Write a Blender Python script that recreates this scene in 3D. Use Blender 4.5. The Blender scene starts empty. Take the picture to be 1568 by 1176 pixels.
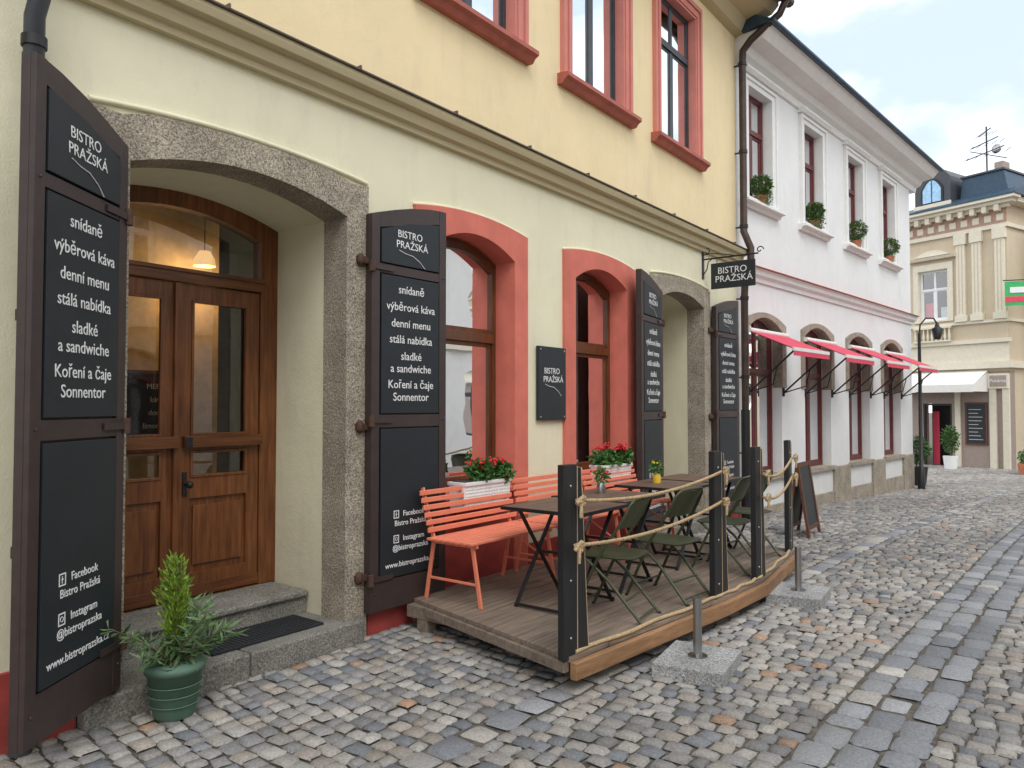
import bpy, bmesh, math, random
import numpy as np
from mathutils import Vector, Matrix
from mathutils.geometry import tessellate_polygon
random.seed(7); rng=np.random.default_rng(7)
S=bpy.context.scene
def link(o): S.collection.objects.link(o); return o
# ---------------------------------------------------------------- materials
def nmat(name):
    m=bpy.data.materials.new(name); m.use_nodes=True
    nt=m.node_tree; b=nt.nodes['Principled BSDF']; return m,nt,b
def N(nt,t,**kw):
    n=nt.nodes.new(t)
    for k,v in kw.items(): setattr(n,k,v)
    return n
def ramp(nt,fac,stops):
    r=N(nt,'ShaderNodeValToRGB'); e=r.color_ramp.elements
    while len(e)<len(stops): e.new(0.5)
    for i,(p,c) in enumerate(stops):
        e[i].position=p; e[i].color=(*c,1) if len(c)==3 else c
    nt.links.new(fac,r.inputs[0]); return r
def noise(nt,scale,detail=4,rough=.55,vec=None,sc=None):
    tc=N(nt,'ShaderNodeTexCoord'); n=N(nt,'ShaderNodeTexNoise')
    n.inputs['Scale'].default_value=scale; n.inputs['Detail'].default_value=detail; n.inputs['Roughness'].default_value=rough
    if sc:
        mp=N(nt,'ShaderNodeMapping'); mp.inputs['Scale'].default_value=sc
        nt.links.new(tc.outputs['Object'],mp.inputs[0]); nt.links.new(mp.outputs[0],n.inputs['Vector'])
    else: nt.links.new(tc.outputs['Object'],n.inputs['Vector'])
    return n
def mixc(nt,f,a,b,mode='MIX'):
    m=N(nt,'ShaderNodeMix',data_type='RGBA',blend_type=mode)
    if isinstance(f,(int,float)): m.inputs[0].default_value=f
    else: nt.links.new(f,m.inputs[0])
    for i,c in ((6,a),(7,b)):
        if isinstance(c,tuple): m.inputs[i].default_value=(*c,1)
        else: nt.links.new(c,m.inputs[i])
    return m.outputs[2]
def bump(nt,b,h,strength=.3,dist=.01):
    u=N(nt,'ShaderNodeBump'); u.inputs['Strength'].default_value=strength; u.inputs['Distance'].default_value=dist
    nt.links.new(h,u.inputs['Height']); nt.links.new(u.outputs[0],b.inputs['Normal'])
def sc3(c,k): return tuple(min(1,x*k) for x in c)
def simple(name,c,rough=.6,metal=0,var=.18,nscale=8,bs=.15,bscale=60,bdist=.003):
    m,nt,b=nmat(name)
    n=noise(nt,nscale,4,.6)
    r=ramp(nt,n.outputs['Fac'],[(.3,sc3(c,1-var)),(.7,sc3(c,1+var))])
    nt.links.new(r.outputs[0],b.inputs['Base Color'])
    b.inputs['Roughness'].default_value=rough; b.inputs['Metallic'].default_value=metal
    if bs>0:
        n2=noise(nt,bscale,2); bump(nt,b,n2.outputs['Fac'],bs,bdist)
    return m
def plaster(name,c,dirt=(.45,.40,.32),dirtamt=.3,low=True):
    m,nt,b=nmat(name)
    n=noise(nt,1.3,5,.6); r=ramp(nt,n.outputs['Fac'],[(.3,sc3(c,.94)),(.7,sc3(c,1.03))])
    n2=noise(nt,2.2,6,.7,sc=(2.2,2.2,.5)); r2=ramp(nt,n2.outputs['Fac'],[(.52,(0,0,0)),(.8,(1,1,1))])
    k=N(nt,'ShaderNodeMath',operation='MULTIPLY'); k.inputs[1].default_value=dirtamt; nt.links.new(r2.outputs[0],k.inputs[0])
    col=mixc(nt,k.outputs[0],r.outputs[0],dirt)
    if low:
        g=N(nt,'ShaderNodeNewGeometry'); sp=N(nt,'ShaderNodeSeparateXYZ'); nt.links.new(g.outputs['Position'],sp.inputs[0])
        mr=N(nt,'ShaderNodeMapRange'); mr.inputs[1].default_value=1.1; mr.inputs[2].default_value=.1; nt.links.new(sp.outputs['Z'],mr.inputs[0])
        n3=noise(nt,5,5,.7); mu=N(nt,'ShaderNodeMath',operation='MULTIPLY'); nt.links.new(mr.outputs[0],mu.inputs[0]); nt.links.new(n3.outputs['Fac'],mu.inputs[1])
        mu2=N(nt,'ShaderNodeMath',operation='MULTIPLY'); mu2.inputs[1].default_value=.7; nt.links.new(mu.outputs[0],mu2.inputs[0])
        col=mixc(nt,mu2.outputs[0],col,dirt)
    nt.links.new(col,b.inputs['Base Color']); b.inputs['Roughness'].default_value=.92
    a=noise(nt,90,2,.6); c2=noise(nt,6,4,.5); ad=N(nt,'ShaderNodeMath',operation='ADD'); mm=N(nt,'ShaderNodeMath',operation='MULTIPLY'); mm.inputs[1].default_value=3
    nt.links.new(c2.outputs['Fac'],mm.inputs[0]); nt.links.new(a.outputs['Fac'],ad.inputs[0]); nt.links.new(mm.outputs[0],ad.inputs[1])
    bump(nt,b,ad.outputs[0],.35,.006)
    return m
def granite(name,c1=(.30,.262,.21),c2=(.48,.43,.35),dark=.45):
    m,nt,b=nmat(name)
    n=noise(nt,95,3,.75); r=ramp(nt,n.outputs['Fac'],[(.36,sc3(c1,dark)),(.45,c1),(.55,c2),(.68,sc3(c2,1.35))])
    n2=noise(nt,4,5,.6); r2=ramp(nt,n2.outputs['Fac'],[(.3,(.66,.64,.60)),(.7,(1.08,1.05,1.0))])
    nt.links.new(mixc(nt,1.0,r.outputs[0],r2.outputs[0],'MULTIPLY'),b.inputs['Base Color'])
    b.inputs['Roughness'].default_value=.88
    n3=noise(nt,40,4,.7); bump(nt,b,n3.outputs['Fac'],.9,.014); return m
def wood(name,c1,c2,axis='z',rough=.45,scale=6,bs=.25):
    m,nt,b=nmat(name)
    sc={'x':(.12,1.6,1.6),'y':(1.6,.12,1.6),'z':(1.6,1.6,.12)}[axis]
    n=noise(nt,scale*4,5,.65,sc=sc); r=ramp(nt,n.outputs['Fac'],[(.3,c1),(.68,c2)])
    n0=noise(nt,1.7,3); r0=ramp(nt,n0.outputs['Fac'],[(.3,(.7,.7,.7)),(.7,(1.18,1.18,1.18))])
    nt.links.new(mixc(nt,1.0,r.outputs[0],r0.outputs[0],'MULTIPLY'),b.inputs['Base Color'])
    b.inputs['Roughness'].default_value=rough; bump(nt,b,n.outputs['Fac'],bs,.004); return m
def attrmat(name,rough=.8,nscale=60,bs=.4,trans=0):
    m,nt,b=nmat(name)
    a=N(nt,'ShaderNodeAttribute',attribute_name='col')
    n=noise(nt,nscale,3,.7); r=ramp(nt,n.outputs['Fac'],[(.3,(.70,.70,.70)),(.7,(1.24,1.24,1.24))])
    nt.links.new(mixc(nt,1.0,a.outputs['Color'],r.outputs[0],'MULTIPLY'),b.inputs['Base Color'])
    b.inputs['Roughness'].default_value=rough
    if bs: bump(nt,b,n.outputs['Fac'],bs,.006)
    return m
def glassmat(name,tint=(.85,.88,.86),base=.06,gl=1.0):
    m,nt,b=nmat(name); nt.nodes.remove(b); out=nt.nodes['Material Output']
    t=N(nt,'ShaderNodeBsdfTransparent'); t.inputs[0].default_value=(*tint,1)
    g=N(nt,'ShaderNodeBsdfGlossy'); g.inputs['Roughness'].default_value=.015; g.inputs[0].default_value=(.95,.97,1,1)
    f=N(nt,'ShaderNodeFresnel'); f.inputs[0].default_value=1.65
    n=noise(nt,1.2,2); bp=N(nt,'ShaderNodeBump'); bp.inputs['Strength'].default_value=.25; bp.inputs['Distance'].default_value=.02
    nt.links.new(n.outputs['Fac'],bp.inputs['Height']); nt.links.new(bp.outputs[0],g.inputs['Normal'])
    ad=N(nt,'ShaderNodeMath',operation='MULTIPLY_ADD',use_clamp=True); ad.inputs[1].default_value=gl; ad.inputs[2].default_value=base; nt.links.new(f.outputs[0],ad.inputs[0])
    mx=N(nt,'ShaderNodeMixShader'); nt.links.new(ad.outputs[0],mx.inputs[0]); nt.links.new(t.outputs[0],mx.inputs[1]); nt.links.new(g.outputs[0],mx.inputs[2])
    nt.links.new(mx.outputs[0],out.inputs[0]); return m
def emis(name,c,s):
    m,nt,b=nmat(name); b.inputs['Base Color'].default_value=(*c,1); b.inputs['Emission Color'].default_value=(*c,1); b.inputs['Emission Strength'].default_value=s; return m

M=dict(
 low=plaster('plaster_lower',(.80,.755,.545)), up=plaster('plaster_upper',(.86,.705,.425),low=False),
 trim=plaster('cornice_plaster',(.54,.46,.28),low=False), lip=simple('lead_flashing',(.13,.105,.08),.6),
 coral=simple('coral_paint',(.62,.165,.115),.75,var=.12,nscale=4,bs=.25), coralup=simple('coral_paint_upper',(.62,.23,.185),.8,var=.08,nscale=4,bs=.25),
 sillr=simple('red_sill',(.42,.11,.075),.6), plinth=simple('red_plinth',(.36,.055,.045),.75,var=.25,nscale=5),
 gran=granite('granite'), step=granite('step_granite',(.19,.185,.17),(.30,.29,.265),.6), slab=granite('slab_granite',(.30,.31,.32),(.46,.47,.48)),
 door=wood('door_wood',(.080,.024,.007),(.24,.085,.026),'z',.35), doorh=wood('door_wood_h',(.075,.022,.007),(.21,.075,.022),'x',.35),
 winw=wood('window_wood',(.085,.028,.010),(.17,.06,.022),'z',.4),
 frame=simple('shutter_frame',(.046,.030,.027),.5,var=.2,nscale=10), board=simple('slate_board',(.013,.018,.022),.55,var=.15,nscale=6),
 white=simple('sign_white',(.80,.80,.78),.6,var=.03,bs=0), glass=glassmat('window_glass'), glassup=glassmat('window_glass_upper',(.7,.75,.78),.14,1.2),
 dark=simple('dark_interior',(.03,.028,.026),.9), room=simple('interior_wall',(.13,.095,.06),.9), roomfl=wood('interior_floor',(.07,.035,.018),(.14,.075,.035),'x'), tan=simple('glow_backdrop',(.62,.48,.28),.9),
 iron=simple('black_iron',(.022,.022,.023),.45,.3), rust=simple('rusty_hinge',(.085,.045,.03),.8,.2,var=.4,nscale=30), copper=simple('drainpipe_paint',(.060,.038,.030),.45,.3,var=.3),
 deck=wood('deck_wood',(.15,.11,.082),(.31,.24,.18),'x',.75,5,.5), beam=wood('beam_wood',(.22,.11,.05),(.40,.22,.105),'x',.7,5,.4),
 rawz=wood('raw_wood',(.42,.28,.16),(.62,.44,.26),'z',.7), blackw=wood('black_stained_wood',(.008,.008,.009),(.022,.021,.021),'z',.6,5,.5),
 rope=simple('rope',(.50,.36,.20),.9,var=.25,nscale=60,bs=1,bscale=160,bdist=.006), bench=simple('bench_coral',(.80,.235,.135),.5,var=.06),
 table=wood('table_top',(.10,.06,.04),(.20,.13,.09),'x',.5,5,.2), olive=simple('olive_metal',(.062,.072,.035),.42,.2,var=.1),
 steel=simple('steel',(.42,.42,.42),.3,1,var=.08), pot=simple('green_pot',(.085,.16,.11),.6,var=.1), soil=simple('soil',(.05,.035,.025),1,bs=1,bscale=40,bdist=.02),
 planter=simple('white_planter',(.82,.82,.81),.6,var=.03), mat=simple('rubber_mat',(.022,.024,.027),.95,bs=1,bscale=120,bdist=.01),
 leaf=attrmat('leaves',.5,40,0), cob=attrmat('cobblestone',.75,70,.8), sand=simple('joint_sand',(.115,.10,.08),1,var=.4,nscale=25,bs=1,bscale=120,bdist=.01),
 wwall=plaster('white_plaster',(.80,.80,.785),(.5,.48,.44),.2), wtrim=simple('white_trim',(.80,.80,.77),.8,var=.04), wfr=simple('oxblood_frame',(.13,.022,.02),.5),
 ostone=granite('pale_stone',(.33,.28,.23),(.48,.43,.36)), awn=simple('awning_red',(.70,.06,.11),.7,var=.06,bs=.1), awnw=simple('awning_white',(.78,.76,.72),.8,var=.05),
 roofb=simple('roof_metal',(.035,.07,.11),.45,.3), tile=simple('roof_tile',(.20,.10,.07),.8), curtain=simple('curtain',(.60,.64,.68),.9,var=.10,nscale=3),
 cream=plaster('far_cream',(.60,.50,.36),(.4,.34,.27),.25,False), creaml=simple('far_trim',(.72,.66,.53),.8,var=.06), taupe=simple('far_taupe',(.34,.27,.23),.8,var=.08), dgr=simple('window_grey',(.05,.056,.065),.5),
 opp1=plaster('opp_wall',(.76,.75,.71),low=False), opp2=plaster('opp_wall2',(.70,.60,.46),low=False), yel=simple('yellow_petals',(.75,.5,.04),.7), redp=simple('red_petals',(.66,.02,.03),.6,var=.35,nscale=40),
 bark=simple('stem_bark',(.16,.12,.08),.9), lamp=emis('warm_lamp_shade',(1,.56,.2),1.1), gold=simple('gold_paint',(.5,.34,.12),.5), terra=simple('terracotta',(.42,.16,.08),.8), sgreen=simple('green_flag',(.05,.4,.12),.7), wd2=simple('brown_board_frame',(.12,.045,.025),.6),
 skyglass=simple('dormer_glass',(.25,.4,.55),.15,.6,var=.2), frieze=simple('far_frieze',(.42,.27,.20),.8))
# ---------------------------------------------------------------- builder
class B:
    def __init__(s): s.v=[];s.f=[];s.m=[];s.mi=[];s.sm=[]
    def add(s,vs,fs,mat,smooth=False):
        mt=M[mat]; 
        if mt not in s.m: s.m.append(mt)
        k=s.m.index(mt); o=len(s.v); s.v+=[tuple(v) for v in vs]
        for f in fs: s.f.append([o+i for i in f]); s.mi.append(k); s.sm.append(smooth)
    def box(s,x0,x1,y0,y1,z0,z1,mat):
        s.add([(x0,y0,z0),(x1,y0,z0),(x1,y1,z0),(x0,y1,z0),(x0,y0,z1),(x1,y0,z1),(x1,y1,z1),(x0,y1,z1)],
              [(0,3,2,1),(4,5,6,7),(0,1,5,4),(1,2,6,5),(2,3,7,6),(3,0,4,7)],mat)
    def bar(s,p0,p1,w,h,mat,up=(0,0,1)):
        p0=Vector(p0);p1=Vector(p1);d=(p1-p0).normalized();u=Vector(up)
        if abs(d.dot(u))>.99: u=Vector((0,1,0))
        a=d.cross(u).normalized();b=a.cross(d).normalized();vs=[]
        for p in (p0,p1):
            for i,j in ((-1,-1),(1,-1),(1,1),(-1,1)): vs.append(p+a*w/2*i+b*h/2*j)
        s.add(vs,[(0,1,2,3),(7,6,5,4),(0,4,5,1),(1,5,6,2),(2,6,7,3),(3,7,4,0)],mat)
    def tube(s,pts,r,mat,n=10,cap=True):
        pts=[Vector(p) for p in pts]; rs=r if isinstance(r,(list,tuple)) else [r]*len(pts); vs=[];fs=[]
        a=None
        for i,p in enumerate(pts):
            d=(pts[min(i+1,len(pts)-1)]-pts[max(i-1,0)]).normalized()
            if a is None:
                a=d.orthogonal().normalized()
            a=(a-d*a.dot(d)).normalized(); b=d.cross(a)
            for k in range(n):
                t=2*math.pi*k/n; vs.append(p+(a*math.cos(t)+b*math.sin(t))*rs[i])
        for i in range(len(pts)-1):
            for k in range(n): fs.append((i*n+k,i*n+(k+1)%n,(i+1)*n+(k+1)%n,(i+1)*n+k))
        s.add(vs,fs,mat,True)
        if cap:
            s.add(vs[:n],[tuple(range(n))[::-1]],mat); s.add(vs[-n:],[tuple(range(n))],mat)
    def cyl(s,p0,p1,r,mat,r1=None,n=16): s.tube([p0,p1],[r,r if r1 is None else r1],mat,n)
    def plate(s,outer,holes,y0,y1,mat,ax='y'):
        loops=[outer]+list(holes)
        tris=tessellate_polygon([[Vector((p[0],p[1],0)) for p in l] for l in loops])
        flat=[p for l in loops for p in l]; n=len(flat)
        P=(lambda p,y:(p[0],y,p[1])) if ax=='y' else ((lambda p,y:(p[0],p[1],y)) if ax=='z' else (lambda p,y:(y,p[0],p[1])))
        vs=[P(p,y0) for p in flat]+[P(p,y1) for p in flat]
        fs=[tuple(t) for t in tris]+[tuple(n+i for i in t)[::-1] for t in tris]
        o=0
        for l in loops:
            k=len(l)
            for i in range(k): a=o+i;b=o+(i+1)%k; fs.append((a,b,n+b,n+a))
            o+=k
        s.add(vs,fs,mat)
    def prof(s,pts,x0,x1,mat): s.plate(pts,[],x0,x1,mat,'x')
    def ball(s,c,r,mat,sx=1,sy=1,sz=1,n=8):
        vs=[];fs=[]
        for i in range(n+1):
            for j in range(n*2):
                a=math.pi*i/n;b=math.pi*j/n
                vs.append((c[0]+r*sx*math.sin(a)*math.cos(b),c[1]+r*sy*math.sin(a)*math.sin(b),c[2]+r*sz*math.cos(a)))
        for i in range(n):
            for j in range(n*2): fs.append((i*n*2+j,i*n*2+(j+1)%(n*2),(i+1)*n*2+(j+1)%(n*2),(i+1)*n*2+j))
        s.add(vs,fs,mat,True)
    def finish(s,name,parent=None,bevel=0,loc=None,rot=None):
        me=bpy.data.meshes.new(name); me.from_pydata(s.v,[],s.f)
        for m in s.m: me.materials.append(m)
        me.polygons.foreach_set('material_index',s.mi); me.polygons.foreach_set('use_smooth',s.sm)
        bm=bmesh.new(); bm.from_mesh(me); bmesh.ops.recalc_face_normals(bm,faces=bm.faces); bm.to_mesh(me); bm.free()
        o=link(bpy.data.objects.new(name,me))
        if parent: o.parent=parent
        if loc: o.location=loc
        if rot is not None: o.rotation_euler=(0,0,rot)
        if bevel:
            md=o.modifiers.new('b','BEVEL'); md.width=bevel; md.segments=2; md.limit_method='ANGLE'; md.angle_limit=math.radians(50)
        return o
def empty(name,loc=(0,0,0),rot=0,parent=None):
    o=link(bpy.data.objects.new(name,None)); o.location=loc; o.rotation_euler=(0,0,rot); o.empty_display_size=.1
    if parent: o.parent=parent
    return o
def arc(x0,x1,z,rise,n=14):
    out=[]
    for i in range(n+1):
        t=i/n; out.append((x0+(x1-x0)*t, z+rise*(1-(2*t-1)**2)))
    return out
def opening(x0,x1,zb,zs,rise): return [(x1,zb),(x0,zb)]+arc(x0,x1,zs,rise)
def uband(o,i,zb):
    return [(o[0],zb)]+arc(*o)+[(o[1],zb),(i[1],zb)]+arc(*i)[::-1]+[(i[0],zb)]
def text(body,parent,x,z,size,y,mat='white',align='CENTER',name='lettering',bold=0.0,rotz=0):
    c=bpy.data.curves.new(name,'FONT'); c.body=body; c.size=size; c.align_x=align; c.align_y='CENTER'; c.extrude=.0008; c.offset=bold; c.resolution_u=3
    o=bpy.data.objects.new(name,c); link(o); bpy.context.view_layer.update()
    me=bpy.data.meshes.new_from_object(o.evaluated_get(bpy.context.evaluated_depsgraph_get())); bpy.data.objects.remove(o)
    me.materials.clear(); me.materials.append(M[mat]); o=link(bpy.data.objects.new(name,me)); o.parent=parent; o.location=(x,y,z); o.rotation_euler=(math.pi/2,0,rotz); return o
def logo(parent,x,z,k,y):
    text('BISTRO',parent,x-.02*k,z,.105*k,y); text('PRAŽSKÁ',parent,x+.01*k,z-.105*k,.105*k,y)
    b=B(); b.tube([(x-.17*k,y,z-.165*k),(x-.08*k,y,z-.19*k),(x+.02*k,y,z-.20*k),(x+.12*k,y,z-.25*k),(x+.19*k,y,z-.31*k)],.0035*k,'white',6); b.finish('logo_line',parent)
# ---------------------------------------------------------------- ground
def gz(x): return -.03*np.clip(np.asarray(x,float)-10,0,24)
def make_ground():
    xs=[-150,-20,0,10]+list(range(12,35,2))+[34,60,300]; xs=sorted(set(xs)); ys=[-200,-20,-5,0,5,20,200]
    vs=[(x,y,float(gz(x))-.017) for x in xs for y in ys]; fs=[]
    for i in range(len(xs)-1):
        for j in range(len(ys)-1): a=i*len(ys)+j; fs.append((a,a+len(ys),a+len(ys)+1,a+1))
    b=B(); b.add(vs,fs,'sand'); b.finish('ground')
make_ground()
pal=np.array([(.335,.31,.28),(.385,.36,.325),(.30,.285,.265),(.41,.38,.34),(.345,.305,.26),(.25,.24,.23),(.315,.302,.288),(.43,.41,.37),(.37,.33,.285),(.23,.225,.22)])*.97
blue=np.array([(.195,.203,.215),(.225,.232,.242),(.255,.258,.263),(.17,.178,.19)])
C=[]
def band1(x): return -3.2-.035*(x-4.5)
def band2(x): return -1.62-.055*(x-2.7)
def wob(y,x): return .10*math.sin(y*1.5+.6*math.sin(x*.7))
def cob_region(xa,xb,ya,yb,p):
    x=xa
    while x<xb:
        w=p*random.uniform(.9,1.14)
        cuts=[ya+random.uniform(0,.05),yb]
        segs=[]
        xm=x+w/2; b1=band1(xm); lo_=cuts[0]
        if xm<26: segs.append((lo_,b1-.25)); lo_=b1+.25
        if xm<20: b2=band2(xm); segs.append((lo_,b2-.09)); lo_=b2+.09
        segs.append((lo_,cuts[1]))
        for (a,c_) in segs:
            L=c_-a; ls=[]; t=0
            while t<L: l=p*random.uniform(.75,1.35); ls.append(l); t+=l
            if len(ls)>1 and t-L>ls[-1]*.5: t-=ls.pop()
            k=L/t; y=a
            for l in ls:
                l*=k; cy=y+l/2; cx=xm+wob(cy,xm)
                if random.random()<.022: c=np.array((.40,.26,.175))
                elif random.random()<.09: c=blue[random.randrange(4)]
                else: c=pal[random.randrange(len(pal))]
                c=c*(.80+.34*random.random())*(.92+.10*math.sin(cx*.9+cy*1.7))
                C.append((cx,cy,w/2-.005,l/2-.005,random.gauss(0,.06),random.gauss(0,.0032),c)); y+=l
        x+=w
cob_region(-1.5,12,-7,-.0,.098)
cob_region(12,21,-7,-.0,.105)
cob_region(21,34,-9,6,.13)
for bf,n,hw,dx in ((band1,3,.25,.21),(band2,1,.09,.2)):
    for r in range(n):
        x=-1.5+random.random()*.2
        while x<(26 if n==3 else 20):
            l=dx*random.uniform(.65,1.35); cw=2*hw/n; cx=x+l/2; cy=bf(cx)-hw+cw*(r+.5)+random.gauss(0,.005)
            if n==1 and random.random()<.35 or random.random()<.06: c=pal[random.randrange(9)]
            else: c=blue[random.randrange(4)]
            C.append((cx,cy,l/2-.007,cw/2*random.uniform(.92,1)-.004,random.gauss(0,.03),random.gauss(0,.003),c*(.88+.4*random.random()))); x+=l
def mesh_cobbles():
    n=len(C); arr=np.array([c[:6] for c in C]); col=np.array([c[6] for c in C])
    a=np.array([-1,-.74,.74,1]); gx,gy=np.meshgrid(a,a,indexing='ij'); tx=gx.ravel().copy(); ty=gy.ravel().copy()
    inner=(np.abs(tx)<.9)&(np.abs(ty)<.9); corner=(np.abs(tx)>.9)&(np.abs(ty)>.9); tx[corner]*=.86; ty[corner]*=.86
    tz=np.where(inner,0.0,-.013); tz[corner]=-.017
    X=tx[None]*arr[:,2:3]; Y=ty[None]*arr[:,3:4]
    X+=rng.normal(0,.004,X.shape); Y+=rng.normal(0,.004,Y.shape); Z=tz[None]+rng.normal(0,.002,X.shape)+arr[:,5:6]
    ca,sa=np.cos(arr[:,4:5]),np.sin(arr[:,4:5]); WX=arr[:,0:1]+X*ca-Y*sa; WY=arr[:,1:2]+X*sa+Y*ca; WZ=Z+gz(WX)
    V=np.stack([WX,WY,WZ],-1).reshape(-1,3)
    q=[]
    for i in range(3):
        for j in range(3): k=i*4+j; q.append((k,k+4,k+5,k+1))
    F=(np.array(q)[None]+(np.arange(n)*16)[:,None,None]).reshape(-1,4)
    me=bpy.data.meshes.new('cobblestone_pavement'); me.vertices.add(len(V)); me.vertices.foreach_set('co',V.ravel())
    me.loops.add(F.size); me.loops.foreach_set('vertex_index',F.ravel()); me.polygons.add(len(F)); me.polygons.foreach_set('loop_start',np.arange(len(F))*4)
    me.polygons.foreach_set('use_smooth',np.ones(len(F),bool)); me.update(calc_edges=True); me.validate()
    at=me.attributes.new('col','FLOAT_COLOR','POINT'); cc=np.repeat(np.c_[col,np.ones(n)],16,0); at.data.foreach_set('color',cc.ravel())
    me.materials.append(M['cob']); link(bpy.data.objects.new('cobblestone_pavement',me))
mesh_cobbles()
# ---------------------------------------------------------------- foliage
def leaves(name,parent,pts,dirs,L,W,c1,c2,loc=(0,0,0)):
    n=len(pts); pts=np.array(pts,float); d=np.array(dirs,float); d/=np.linalg.norm(d,axis=1)[:,None]+1e-9
    r=rng.normal(size=(n,3)); s=np.cross(d,r); s/=np.linalg.norm(s,axis=1)[:,None]+1e-9; nn=np.cross(s,d)
    Ls=L*rng.uniform(.6,1.25,(n,1)); Ws=W*rng.uniform(.7,1.2,(n,1))
    v=np.stack([pts,pts+d*Ls*.45+s*Ws*.5+nn*Ws*.15,pts+d*Ls-nn*Ls*.12,pts+d*Ls*.45-s*Ws*.5+nn*Ws*.15],1).reshape(-1,3)
    f=np.arange(n*4).reshape(-1,4); t=rng.random((n,1)); col=np.array(c1)*(1-t)+np.array(c2)*t
    me=bpy.data.meshes.new(name); me.from_pydata(v.tolist(),[],f.tolist())
    at=me.attributes.new('col','FLOAT_COLOR','POINT'); at.data.foreach_set('color',np.repeat(np.c_[col,np.ones(n)],4,0).ravel())
    me.materials.append(M['leaf']); o=link(bpy.data.objects.new(name,me)); o.parent=parent; o.location=loc; return o
def blobpts(c,r,n,shell=.5):
    d=rng.normal(size=(n,3)); d/=np.linalg.norm(d,axis=1)[:,None]; rr=(shell+(1-shell)*rng.random((n,1)))
    return np.array(c)+d*rr*np.array(r), d+rng.normal(0,.5,(n,3))
def flowerbox(loc,w=.55,rot=0,parent=None,name='geranium_flower_box'):
    e=empty(name,loc,rot,parent); b=B()
    h=.20; t=.012
    b.prof([(-.07,0),(.07,0),(.085,h),(-.085,h)],-w/2,w/2,'planter')
    b.box(-w/2-.006,w/2+.006,-.095,.095,h-.02,h+.006,'planter')
    for i in range(16):
        x=-w/2+.03+i*(w-.06)/15
        for k in range(6): b.box(x-.010,x+.010,-.0855+.0,-.073,.02+k*.025,.032+k*.025,'planter')
    b.box(-w/2+.02,w/2-.02,-.07,.07,h,h+.012,'soil'); b.finish('planter_box',e,.002)
    P=[];D=[]
    for i in range(9):
        p,d=blobpts((random.uniform(-w/2+.05,w/2-.05),random.uniform(-.05,.03),h+.05+random.uniform(0,.04)),(.09,.09,.07),90); P.append(p);D.append(d)
    leaves('leaves',e,np.vstack(P),np.vstack(D),.05,.048,(.03,.11,.02),(.09,.23,.05))
    b=B()
    for i in range(8):
        c=(random.uniform(-w/2+.05,w/2-.05),random.uniform(-.08,.03),h+.12+random.uniform(0,.08))
        b.cyl((c[0],c[1],h),c,.003,'bark',n=5)
        for k in range(16): b.ball((c[0]+random.gauss(0,.02),c[1]+random.gauss(0,.02),c[2]+random.gauss(0,.013)),.012,'redp',n=3)
    b.finish('flowers',e)
def topiary(loc,r,parent,name='topiary_plant',droop=False):
    e=empty(name,loc,0,parent); b=B(); b.tube([(0,0,0),(0,0,.16)],[.08,.11],'terra',12); b.cyl((0,0,.1),(0,0,.25),.012,'bark',n=6); b.finish('pot',e)
    p,d=blobpts((0,0,.2+r*.8),(r,r,r*.95),900,.55); L=[p];Dd=[d]
    if droop:
        p,d=blobpts((0,-.05,.15),(r*1.2,r*.7,r*1.1),300,.2); L.append(p);Dd.append(d)
    leaves('leaves',e,np.vstack(L),np.vstack(Dd),.05,.03,(.04,.09,.02),(.13,.23,.05))
# ---------------------------------------------------------------- windows
def window(b,x0,x1,z0,z1,y,rise,fm,fw=.055,mull=True,trans=None,gm='glass',tilt=False,d=.06):
    op=[(x1,z0),(x0,z0)]+arc(x0,x1,z1,rise,10)
    inn=[(x1-fw,z0+fw),(x0+fw,z0+fw)]+arc(x0+fw,x1-fw,z1-fw,rise*.95,10)
    b.plate(op,[inn],y,y+d,fm)
    xm=(x0+x1)/2
    if trans: b.box(x0+fw-.01,x1-fw+.01,y-.012,y+d-.012,trans-.04,trans+.04,fm)
    if mull:
        b.box(xm-.035,xm+.035,y+.006,y+d-.006,z0+fw-.01,(trans-.035 if trans and mull=='low' else z1+rise-fw),fm)
    cols=[(x0+fw,xm-.035),(xm+.035,x1-fw)] if mull else [(x0+fw,x1-fw)]
    for a,c in cols:
        if trans: zz=[(z0+fw,trans-.04)]
        else: zz=[(z0+fw,z1-fw)]
        for p,q in zz:
            s=.035
            b.plate([(a,p),(c,p),(c,q),(a,q)],[[(a+s,p+s),(c-s,p+s),(c-s,q-s),(a+s,q-s)]],y+.012,y+d*.75,fm)
    gl=[(x1-.01,z0+.01),(x0+.01,z0+.01)]+arc(x0+.01,x1-.01,z1-.01,rise,10)
    yy=y+d*.5
    tri=tessellate_polygon([[Vector((p[0],p[1],0)) for p in gl]])
    b.add([(p[0],yy,p[1]) for p in gl],[tuple(t) for t in tri],gm)
# ================================================================ CAFE BUILDING
cafe=empty('cafe_building')
DO=(1.91,3.38,2.90,.13); DO2=(8.14,9.46,2.90,.13)
W1=(4.25,5.296,2.88,.15); W2=(6.30,7.35,2.88,.15)
def ex(o,e): return (o[0]-e,o[1]+e,o[2]+e,o[3])
b=B()
def hole(o,zb,e=.004): o=ex(o,e); return opening(o[0],o[1],zb,o[2],o[3])
b.plate([(-4,-.5),(10.75,-.5),(10.75,3.68),(-4,3.68)],[hole(DO,-.45),hole(W1,.88),hole(W2,.88),hole(DO2,-.45)],0,.8,'low')
UW=[(4.05,5.50),(6.05,7.50),(8.04,9.46),(1.6,3.1),(-.8,.7)]
UT=6.72
hs=[[(a+.194,4.854),(c-.194,4.854),(c-.194,UT+.006),(a+.194,UT+.006)] for a,c in UW]
b.plate([(-4,3.86),(10.75,3.86),(10.75,7.5),(-4,7.5)],hs,0.002,.6,'up')
b.finish('front_wall',cafe)
b=B()
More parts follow.
